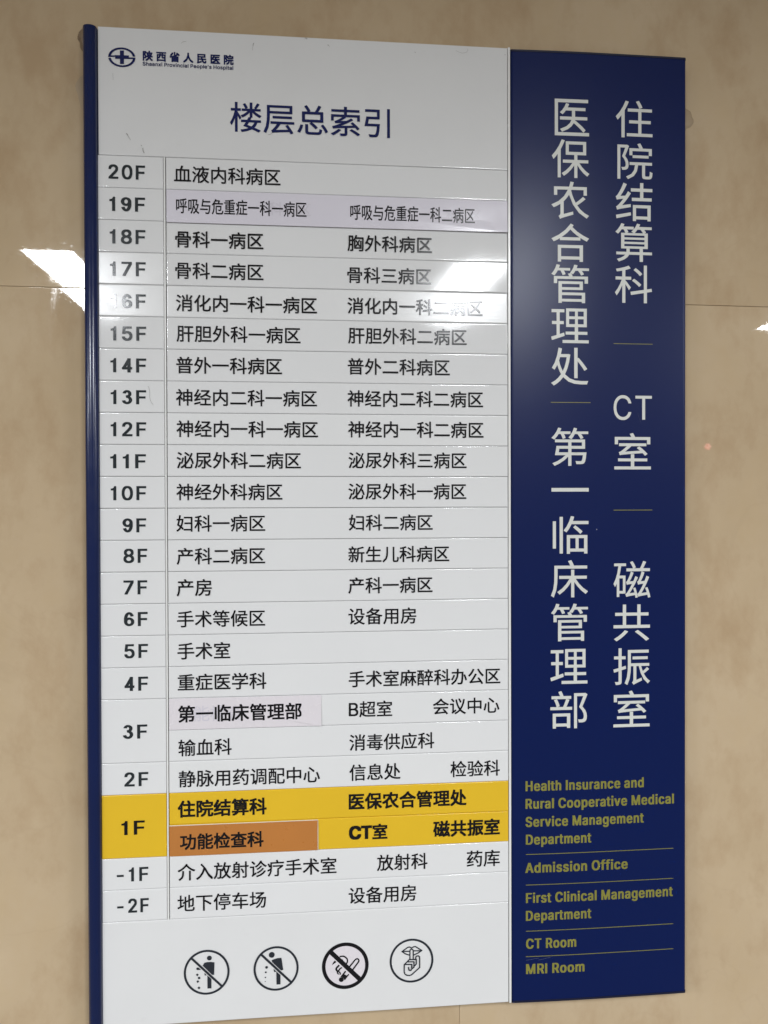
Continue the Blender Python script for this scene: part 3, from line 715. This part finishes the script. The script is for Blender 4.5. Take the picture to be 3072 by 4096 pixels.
names = ['added slim ceiling lamp to the left, farthest along the row', 'added slim ceiling lamp well to the left of the sign',
         'slim ceiling lamp mirrored in the tiles left of the sign', 'slim ceiling lamp mirrored in the white strips and blue board',
         'slim ceiling lamp mirrored in the tiles right of the sign', 'added slim ceiling lamp farthest to the right of the row']
for lx, ly, nm in zip((-5.3, -3.15, -.965, 1.19, 3.54, 5.6), (-3.15, -3.15, -3.17, -2.98, -3.22, -3.15), names):  # outer lamps that no surface mirrors are added for more light
    ceiling_light(lx, ly, label=nm)

# small red indicator hanging under the ceiling: a red spot in the right-hand tiles
ri = empty('indicator_lamp', (3.55, -4.72, ceil_z))
tag(ri, 'small red indicator lamp hanging on a thin rod, mirrored in the right wall tile', 'lamp')
part_box('rod', (-.006, .006, -.006, .006, -.70, 0.012), M['housing'], ri)
part_box('housing', (-.05, .05, -.03, .02, -.82, -.70), M['housing'], ri, .004)
link('lens', mesh('lens', [(-.03 * 1, .0205 + .006 * 1, -.76)] + [(.026 * cos(a), .0205, -.76 + .026 * sin(a)) for a in [i * pi / 8 for i in range(16)]],
                  [(0, 1 + i, 1 + (i + 1) % 16) for i in range(16)]), M['red_lamp'], ri)

# ------------------------------------------------------------------ the directory sign
S = empty('directory_sign', (0.315, 0.028, Z0 - 1.366))
tag(S, 'tall white hospital floor directory with navy tube edge, floor numbers and department strips', 'directory sign')


OFF = Vector((-0.315, -0.028, 1.366))       # sign coordinates (top left of the list) inside the sign's own frame


def sp(o, parent=None):
    """move a part that was built in list coordinates into the sign's frame"""
    if o.parent is S:
        o.location = o.location + OFF
    return o


sp(part_box('backing_board', (.000, .6545, .007, .028, -1.366, .1985), M['core'], S))
sp(part_box('seam_board', (.0006, .6500, .0060, .0069, -1.3655, .1980), M['seam'], S))

# side tube with a domed front
prof = []
for i in range(0, 17):
    a = pi * i / 16
    prof.append((-.0100 - .0106 * cos(a), .002 - .0105 * sin(a) ** .75))
prof = [(-.0206, .0275)] + prof + [(.0006, .0275)]
V = [(x, y, z) for z in (-1.375, .1962) for x, y in prof]
n = len(prof)
Fc = [(i, i + 1, n + i + 1, n + i) for i in range(n - 1)] + [tuple(range(n - 1, -1, -1)), tuple(range(n, 2 * n))]
me = mesh('side_tube', V, Fc, True)
for p in list(me.polygons)[-2:]:
    p.use_smooth = False
tube = sp(link('side_tube', me, M['blue_tube'], S))
bv = tube.modifiers.new('bevel', 'BEVEL')
bv.width = .0008
bv.segments = 2
bv.limit_method = 'ANGLE'
bv.angle_limit = radians(50)

G_ = .0003
header = sp(plate('header_panel', .0016, .6500, .0004, .1985, M['panel'], S, depth=.006, crown_z=.0002, warp=.00025, nx=10, nz=6, seed=3))
foot = sp(plate('foot_panel', .0004, .6496, -1.366, -1.2004, M['panel'], S, depth=.006, crown_z=.0002, warp=.0002, nx=10, nz=6, seed=5))


def child_text(parent, items, mat, name='lettering', ox=0, oz=0, **k):
    """lettering given in list coordinates, parented to a plate whose origin is its lower left corner"""
    p = parent.location - OFF if parent.parent is S else parent.location
    o = lettering(name, items, mat, parent, **k)
    o.location = (-p.x, -p.y, -p.z)
    return o


# floor number plates
spans = [(i, i + 1) for i in range(17)] + [(17, 19), (19, 20), (20, 22), (22, 23), (23, 24)]
for (s, xa, xb, zc), (r0, r1) in zip(NUMS, spans):
    worn = s in ('17F', '16F')
    mt = M['yellow'] if s == '1F' else (M['white_worn'] if worn else M['white'])
    k = random.Random(r0)
    tl = {3: .002, 4: .007, 5: -.004}.get(r0, k.uniform(-.004, .003))
    pl = sp(plate('floor_plate', .0006, .0998, -.05 * r1 + G_, -.05 * r0 - G_, mt, S, y=k.uniform(0, .00025), crown_z=.00007, tilt=tl,
                  warp=.00003, nx=4, nz=4, seed=r0))
    tag(pl, {'1F': 'yellow floor plate reading 1F'}.get(s, 'white floor plate reading ' + s))
    child_text(pl, [(s, 'N', xa, xb, zc, 'num', {'h': .0221, 'spacing': .055})], M['black_ink' if s == '1F' else 'slate_ink'], y=-.0004 + min(tl, 0) * .05)

# upright bar between numbers and departments
sp(part_box('divider_bar', (.1007, .1031, -.0008, .0068, -1.2003, -.0003), M['trim'], S, .0004))
sp(part_box('edge_trim', (.6506, .6542, -.0012, .0068, -1.3664, .1992), M['trim'], S, .0005))

# department strips
bold_rows = {17: .017, 20: .026, 21: .026}
ov = {1: ('cover_label', .1050, .6493, 'lilac', -.1018, -.0508), 17: ('cover_label', .1050, .3438, 'rose', -.8995, -.8503),
      21: ('cover_label', .1042, .3372, 'orange', -1.0995, -1.0512)}
strips = []
for i in range(24):
    k = random.Random(100 + i)
    mt = M['yellow'] if i in (20, 21) else (M['white_worn'] if i in (4, 19, 8) else M['white'])
    tl = {2: .022, 3: .001, 4: .010, 5: .004, 1: .01}.get(i, k.uniform(-.004, .004))
    z0, z1 = -.05 * (i + 1) + G_, -.05 * i - G_
    st = sp(plate('department_strip', .1041, .6498, z0, z1, mt, S, y=k.uniform(.0, .0005), crown_z=.00006, tilt=tl,
                  warp=.00006 if i != 3 else .00012, nx=12, nz=4, seed=40 + i))
    strips.append((st, tl))
    if i in (20, 21):
        tag(st, 'yellow enamel department strip')
items = {}
for i, (s, xa, xb, zc) in enumerate(LEFT):
    items.setdefault(i, []).append((s, 'R', xa, xb, zc, 'cjk'))
for i, s, xa, xb, zc in RIGHT:
    items.setdefault(i, []).append((s, 'N' if i == 21 else 'R', xa, xb, zc, 'cjk'))
covers = {}
for i, (nm, x0, x1, mat_, z0, z1) in ov.items():
    cv = sp(plate(nm, x0, x1, z0, z1, M[mat_], S, y=-.0016, depth=.0010, crown_z=.00022, edge=.0003, warp=.00010, nx=12, nz=5, seed=i, tilt=.002 if i == 1 else 0))
    covers[i] = cv
    # the corner farthest from the text has come away a little
    w_, h_ = x1 - x0, z1 - z0
    for vt in cv.data.vertices:
        d_ = math.hypot(w_ - vt.co.x, (h_ if i == 21 else 0) - vt.co.z)
        if d_ < .03:
            vt.co.y -= .0016 * (1 - d_ / .03) ** 1.5
tag(covers[1], 'pale lilac pasted strip over the 19F row')
tag(covers[17], 'pale rose pasted strip over the 3F row')
tag(covers[21], 'orange pasted strip over the yellow 1F row')
for i, L in items.items():
    for it in L:
        s, style, xa, xb, zc, mode = it
        on = covers.get(i) if (i == 1 or (i in covers and xa < .2)) else None
        b = .010
        if i in (17,) and on:
            b = .020
        if i in (20, 21) and not on:
            b = .026
        if i == 21 and on:
            b = .022
        op = {'bold': b}
        if i == 1:
            n_ = len(s)
            op['ratio'] = 1.38 if xa < .2 else 1.42
            op['bold'] = .010
        if on:
            child_text(on, [(s, style, xa, xb, zc, mode, op)], M['black_ink'], y=-.0020)
        else:
            st, tl = strips[i]
            child_text(st, [(s, style, xa, xb, zc, mode, op)], M['black_ink'], y=-.0005 + min(tl, 0) * .05)
# old print showing through the pasted strips
tag(child_text(covers[17], [('能检查', 'R', .1430, .2200, -.8745, 'cjk', {'bold': .006})], M['ghost_ink'], y=-.00185, name='ghost_print'))
tag(child_text(covers[1], [('科病区', 'R', .2640, .3300, -.0755, 'cjk', {'bold': .006})], M['ghost_ink'], y=-.00185, name='ghost_print'))
child_text(covers[1], [('科病区', 'R', .5480, .6050, -.0755, 'cjk', {'bold': .006})], M['ghost_ink'], y=-.00185, name='ghost_print')

# pale cut edges of the orange strip
for nm, dims in (('paper_edge', (.1042, .3372, -.0019, -.0008, -1.0512, -1.0505)), ('paper_edge', (.3373, .3380, -.0019, -.0008, -1.0990, -1.0512))):
    sp(part_box(nm, dims, M['trim'], S))

# nicks in the cut letters and specks of dirt on the strips
kk = random.Random(11)
for nm, mat_, cnt, sz in (('letter_nicks', 'chip', 90, .0007), ('dirt_specks', 'scuff', 34, .0005)):
    V, Fc = [], []
    for q in range(cnt):
        i, L = kk.choice([(i, L) for i, L in items.items() if i not in (1, 17, 21)])
        s, style, xa, xb, zc, mode = kk.choice(L)
        if nm == 'letter_nicks':
            rn = run(s, style)
            k_, px, f_ = kk.choice(rn)
            pts_ = G[k_][1]
            gx, gz = kk.choice(pts_)
            em = (xb - xa) / (rn[-1][1] + .93)
            x = xa + (px + gx * f_ - .035) * em
            z = zc + (gz * f_ - .38) * em
        else:
            x, z = kk.uniform(.108, .64), zc + kk.uniform(-.022, .022)
        a = kk.uniform(0, 3.14)
        l, w = sz * kk.uniform(.6, 2.4), sz * kk.uniform(.25, .6)
        ca, sa = cos(a), sin(a)
        b = len(V)
        V += [(x + u * ca - t * sa, -.00075, z + u * sa + t * ca) for u, t in ((-l / 2, -w / 2), (l / 2, -w / 4), (l / 2, w / 3), (-l / 3, w / 2))]
        Fc.append((b, b + 1, b + 2, b + 3))
    tag(sp(link(nm, mesh(nm, V, Fc), M[mat_], S)), kind='stuff')

# header: title, emblem, hospital name
child_text(header, [('楼层总索引', 'R', .2036, .4571, .0673, 'cjk', {'bold': .006, 'ratio': .96})], M['navy_ink'], name='title_lettering', y=-.0006)
child_text(header, [('陕西省人民医院', 'R', .0698, .2097, .1562, 'cjk', {'bold': .034, 'spacing': .29})], M['navy_ink'], name='name_lettering', y=-.0006)
child_text(header, [("Shaanxi Provincial People's Hospital", 'N', .0697, .2090, .1408, 'lat', {'cap': .0058, 'spacing': .03})], M['navy_ink'], name='name_lettering', y=-.0006)


class Flat:
    """flat cut shapes, each piece a few microns in front of the one before so none share a plane"""
    def __init__(self, y0=0.0):
        self.v, self.f, self.y = [], [], y0

    def poly(self, pts):
        self.y -= 8e-6
        b = len(self.v)
        area = sum(pts[i][0] * pts[(i + 1) % len(pts)][1] - pts[(i + 1) % len(pts)][0] * pts[i][1] for i in range(len(pts)))
        if area < 0:
            pts = pts[::-1]
        self.v += [(x, self.y, z) for x, z in pts]
        for t in tessellate_polygon([[Vector((x, z, 0)) for x, z in pts]]):
            self.f.append(tuple(b + i for i in t))

    def disc(self, c, r, n=20, rz=None):
        self.poly([(c[0] + r * cos(2 * pi * i / n), c[1] + (rz or r) * sin(2 * pi * i / n)) for i in range(n)])

    def ring(self, c, ro, ri, a0=0.0, a1=2 * pi, n=56, so=1.0, si=None):
        """so, si: vertical squash of the outer and inner ellipse"""
        si = so if si is None else si
        self.y -= 8e-6
        b = len(self.v)
        for i in range(n + 1):
            a = a0 + (a1 - a0) * i / n
            self.v += [(c[0] + ro * cos(a), self.y, c[1] + ro * so * sin(a)), (c[0] + ri * cos(a), self.y, c[1] + ri * si * sin(a))]
        for i in range(n):
            k = b + 2 * i
            self.f.append((k, k + 1, k + 3, k + 2))

    def stroke(self, pts, w, caps=False):
        for i, (a, b) in enumerate(zip(pts[:-1], pts[1:])):
            dx, dz = b[0] - a[0], b[1] - a[1]
            l = math.hypot(dx, dz) or 1
            nx, nz = -dz / l * w / 2, dx / l * w / 2
            self.poly([(a[0] + nx, a[1] + nz), (b[0] + nx, b[1] + nz), (b[0] - nx, b[1] - nz), (a[0] - nx, a[1] - nz)])
        for p in (pts if caps else pts[1:-1]):
            self.disc(p, w / 2, 12)

    def make(self, name, mat, parent, y=-.0006):
        o = link(name, mesh(name, self.v, self.f), mat, parent)
        p = parent.location - OFF if parent.parent is S else parent.location
        o.location = (-p.x, -p.y + y, -p.z)
        return o


# emblem: an ellipse in two halves joined by a cross
E_ = Flat()
ec = (.0381, .1519)
E_.ring(ec, .0206, .0168, radians(8), radians(180), so=.735, si=.74)
E_.ring(ec, .0206, .0168, radians(188), radians(360), so=.735, si=.74)
E_.poly([(.0176, .1535), (.0285, .1545), (.0285, .1522), (.0176, .1513)])
E_.poly([(.0478, .1522), (.0586, .1524), (.0586, .1502), (.0478, .1499)])
E_.poly([(.0280, .1492), (.0280, .1547), (.0488, .1552), (.0488, .1499)])
E_.poly([(.0353, .1415), (.0353, .1622), (.0413, .1625), (.0413, .1418)])
E_.make('emblem', M['navy_ink'], header)

# scuffs and hairline marks
Sc = Flat()
for L, w in SCUFFS_HEAD:
    Sc.stroke(L, w)
tag(Sc.make('scuff_marks', M['scuff'], header), kind='stuff')
num13 = [o for o in S.children if o.get('label') == 'white floor plate reading 13F'][0]
Sc = Flat()
Sc.stroke(SCUFF_13, .00035)
Sc.make('scratch', M['scuff'], num13, y=-.0007)

# ------------------------------------------------------------------ pictograms on the foot panel
P = Flat()
c = (.1610, -1.2866)
P.ring(c, .0358, .0324)
P.stroke([(.1366, -1.2623), (.1856, -1.3113)], .0035)
P.disc((.16524, -1.26414), .0038)
for L in PIC1:
    P.poly(L)
tag(P.make('no_littering_symbol', M['grey_ink'], foot), 'round symbol of a figure dropping litter, struck through')
P = Flat()
P.ring((.2702, -1.2870), .0358, .0324)
P.stroke([(.2459, -1.2626), (.2950, -1.3117)], .0036)
for cc, r in (((0.26328, -1.26475), 0.00467), ((0.25503, -1.28436), 0.00216), ((0.25379, -1.29217), 0.0014), ((0.25311, -1.30047), 0.00106), ((0.25283, -1.30697), 0.00075)):
    P.disc(cc, r)
for L in PIC2:
    P.poly(L)
tag(P.make('no_spitting_symbol', M['grey_ink'], foot), 'round symbol of a bowed figure spitting, struck through')
P = Flat()
P.disc((.3809, -1.2892), .0374, 56)
disc = tag(P.make('sticker_disc', M['rose'], foot, y=-.00035), 'pale round sticker under the no smoking symbol')
P = Flat()
P.ring((.3809, -1.2892), .0377, .0320)
P.stroke([(.3573, -1.2656), (.4045, -1.3128)], .0073)
P.disc((.37432, -1.3112), .0040)
for w, L in PIC3:
    if w:
        P.stroke(L, w)
    else:
        P.poly(L)
tag(P.make('no_smoking_symbol', M['black_ink'], foot), 'bold black no smoking symbol, thicker than its neighbours')
P = Flat()
P.ring((.4886, -1.2872), .0359, .0325)
for w, L in PIC4:
    P.stroke(L, w, True)
tag(P.make('keep_quiet_symbol', M['grey_ink'], foot), 'round symbol of a finger held to lips')

# ------------------------------------------------------------------ the blue board
B = empty('room_board', (0.805, 0.028, Z0 - 1.372))
tag(B, 'navy blue vertical hospital room board with pale Chinese lettering and olive English names', 'sign board')
OB = Vector((-0.805, -0.028, 1.372))
BX0, BX1, BZ0, BZ1 = .6552, .9546, -1.3660, .1952
SAG = .0030


def bsurf(x):
    c = (x - (BX0 + BX1) / 2) / ((BX1 - BX0) / 2)
    return SAG * (c * c if c < 0 else .2 * c * c)


prof = []
N = 28
for i in range(N + 1):
    t = i / N
    x = BX0 + (BX1 - BX0) * t
    e = min(x - BX0, BX1 - x)
    prof.append((x, bsurf(x)))
# rounded side rims
rim = .0045
left = [(BX0 + rim - rim * sin(a), bsurf(BX0 + rim) + rim * (1 - cos(a))) for a in [radians(90 - 15 * k) for k in range(7)]]
right = [(BX0 + BX1 - x, y - bsurf(BX0 + rim) + bsurf(BX1 - rim)) for x, y in reversed(left)]
inner = [(BX0 + rim + .0012, bsurf(BX0 + rim + .0012))] + [p for p in prof if BX0 + rim + .003 < p[0] < BX1 - rim - .003] + [(BX1 - rim - .0012, bsurf(BX1 - rim - .0012))]
prof = [(BX0, .0275)] + left + inner + right + [(BX1, .0275)]
zs = (BZ0, BZ0 + (BZ1 - BZ0) / 2, BZ1)
n = len(prof)
V = [(x, y, z) for z in zs for x, y in prof]
Fc = [(j * n + i, j * n + i + 1, (j + 1) * n + i + 1, (j + 1) * n + i) for j in range(len(zs) - 1) for i in range(n - 1)]
me = mesh('face_panel', V, Fc, True)
face = link('face_panel', me, M['blue'], B)
face.location = OB
for nm, za, zb in (('end_cap', BZ1, BZ1 + .0032), ('end_cap', BZ0 - .0032, BZ0)):
    pr = [(BX0 - .0004, .0278)] + [(x + (-.0004 if x < .8 else .0004), y - .0007) for x, y in left + inner + right] + [(BX1 + .0004, .0278)]
    V = [(x, y, z) for z in (za, zb) for x, y in pr]
    n2 = len(pr)
    Fc = [(i, i + 1, n2 + i + 1, n2 + i) for i in range(n2 - 1)] + [tuple(range(n2 - 1, -1, -1)), tuple(range(n2, 2 * n2))]
    o = link(nm, mesh(nm, V, Fc), M['blue_dark'], B)
    o.location = OB


def btext(items, mat, name='lettering', label=None):
    o = lettering(name, items, mat, B, y=-.0003, surf=bsurf, bold=0)
    o.location = OB
    if label:
        o['label'] = label
    return o


def run_of(idx, label):
    btext([(BLUE[i][0], 'R', BLUE[i][1], BLUE[i][2], 0, 'box', {'box': (BLUE[i][4], BLUE[i][3]), 'bold': 0 if BLUE[i][0] in 'CT' else .003}) for i in idx], M['pale_ink'], label=label)


run_of(range(0, 7), 'pale lettering, upper part of the left column')
run_of(range(7, 14), 'pale lettering, lower part of the left column')
run_of(range(14, 19), 'pale lettering at the top of the right column')
run_of(range(19, 22), 'pale lettering in the middle of the right column')
run_of(range(22, 26), 'pale lettering low in the right column')
for xa, xb, z, w in ((.7221, .7893, -.3776, .0010), (.8287, .8958, -.2795, .0010), (.8286, .8954, -.5555, .0010),
                     (.6795, .9321, -1.1237, .0010), (.6794, .9321, -1.1744, .0010), (.6793, .9321, -1.2510, .0010), (.6793, .9321, -1.2933, .0010)):
    V, Fc = [], []
    K = 16
    for i in range(K + 1):
        x = xa + (xb - xa) * i / K
        V += [(x, bsurf(x) - .0003, z - w / 2), (x, bsurf(x) - .0003, z + w / 2)]
    for i in range(K):
        Fc.append((2 * i, 2 * i + 2, 2 * i + 3, 2 * i + 1))
    o = link('rule_line', mesh('rule_line', V, Fc), M['olive_ink'], B)
    o.location = OB
for s, xa, xb, zb in EN:
    btext([(s, 'E', xa, xb, zb, 'lat', {'cap': .0168, 'spacing': .055})], M['olive_ink'])
o = link('paint_speck', mesh('paint_speck', [(.7990, bsurf(.799) - .0003, -.588), (.8003, bsurf(.80) - .0003, -.588), (.8001, bsurf(.80) - .0003, -.5868), (.7990, bsurf(.799) - .0003, -.5866)],
                             [(0, 1, 2, 3)]), M['pale_ink'], B)
o.location = OB


for xa, za, xb, zb_ in ((.6795, -1.2995, .7010, -1.2965), (.700, -1.3000, .7205, -1.2960), (.8700, -.395, .8760, -.4120)):
    V = [(xa, bsurf(xa) - .00035, za), (xb, bsurf(xb) - .00035, zb_), (xb, bsurf(xb) - .00035, zb_ + .0003), (xa, bsurf(xa) - .00035, za + .0004)]
    o = link('scratch', mesh('scratch', V, [(0, 1, 2, 3)]), M['grey_scratch'], B)
    o.location = OB

# ------------------------------------------------------------------ old adhesive on the wall beside the sign
def blob(name, label, x0, x1, z0, z1, y1, mat, seed, pw=2.0):
    k = random.Random(seed)
    V, Fc, nr, na = [], [], 6, 28
    cx, cz = (x0 + x1) / 2, (z0 + z1) / 2
    ph = [k.uniform(0, 6.28) for _ in range(4)]
    V.append((cx, WY - y1, cz))
    for r in range(1, nr + 1):
        t = r / nr
        for a in range(na):
            an = 2 * pi * a / na
            wob = 1 + .10 * sin(3 * an + ph[0]) + .07 * sin(5 * an + ph[1]) + .04 * sin(9 * an + ph[2])
            V.append((cx + (x1 - x0) / 2 * t * wob * cos(an), WY + .0003 - y1 * (1 - t ** pw), cz + (z1 - z0) / 2 * t * wob * sin(an)))
    for a in range(na):
        Fc.append((0, 1 + a, 1 + (a + 1) % na))
    for r in range(nr - 1):
        for a in range(na):
            p, q = 1 + r * na + a, 1 + r * na + (a + 1) % na
            Fc.append((p, p + na, q + na, q))
    me = mesh(name, [(x - cx, y - WY, z - cz) for x, y, z in V], Fc, True)
    o = link(name, me, mat)
    o.location = (cx, WY, cz + Z0)
    tag(o, label, 'adhesive')
    return o


blob('glue_blob', 'brown lump of old adhesive behind the top of the navy tube', -.0375, -.010, .176, .213, .010, M['glue'], 1, 3.0)
blob('glue_smear', 'thin pale smear of adhesive left of the tube, below the brown lump', -.0405, -.010, .080, .145, .0012, M['film'], 2, 4.0)
blob('glue_patch', 'small clear adhesive patch at the right edge of the blue board', .945, .9815, .088, .134, .0035, M['film'], 3, 5.0)
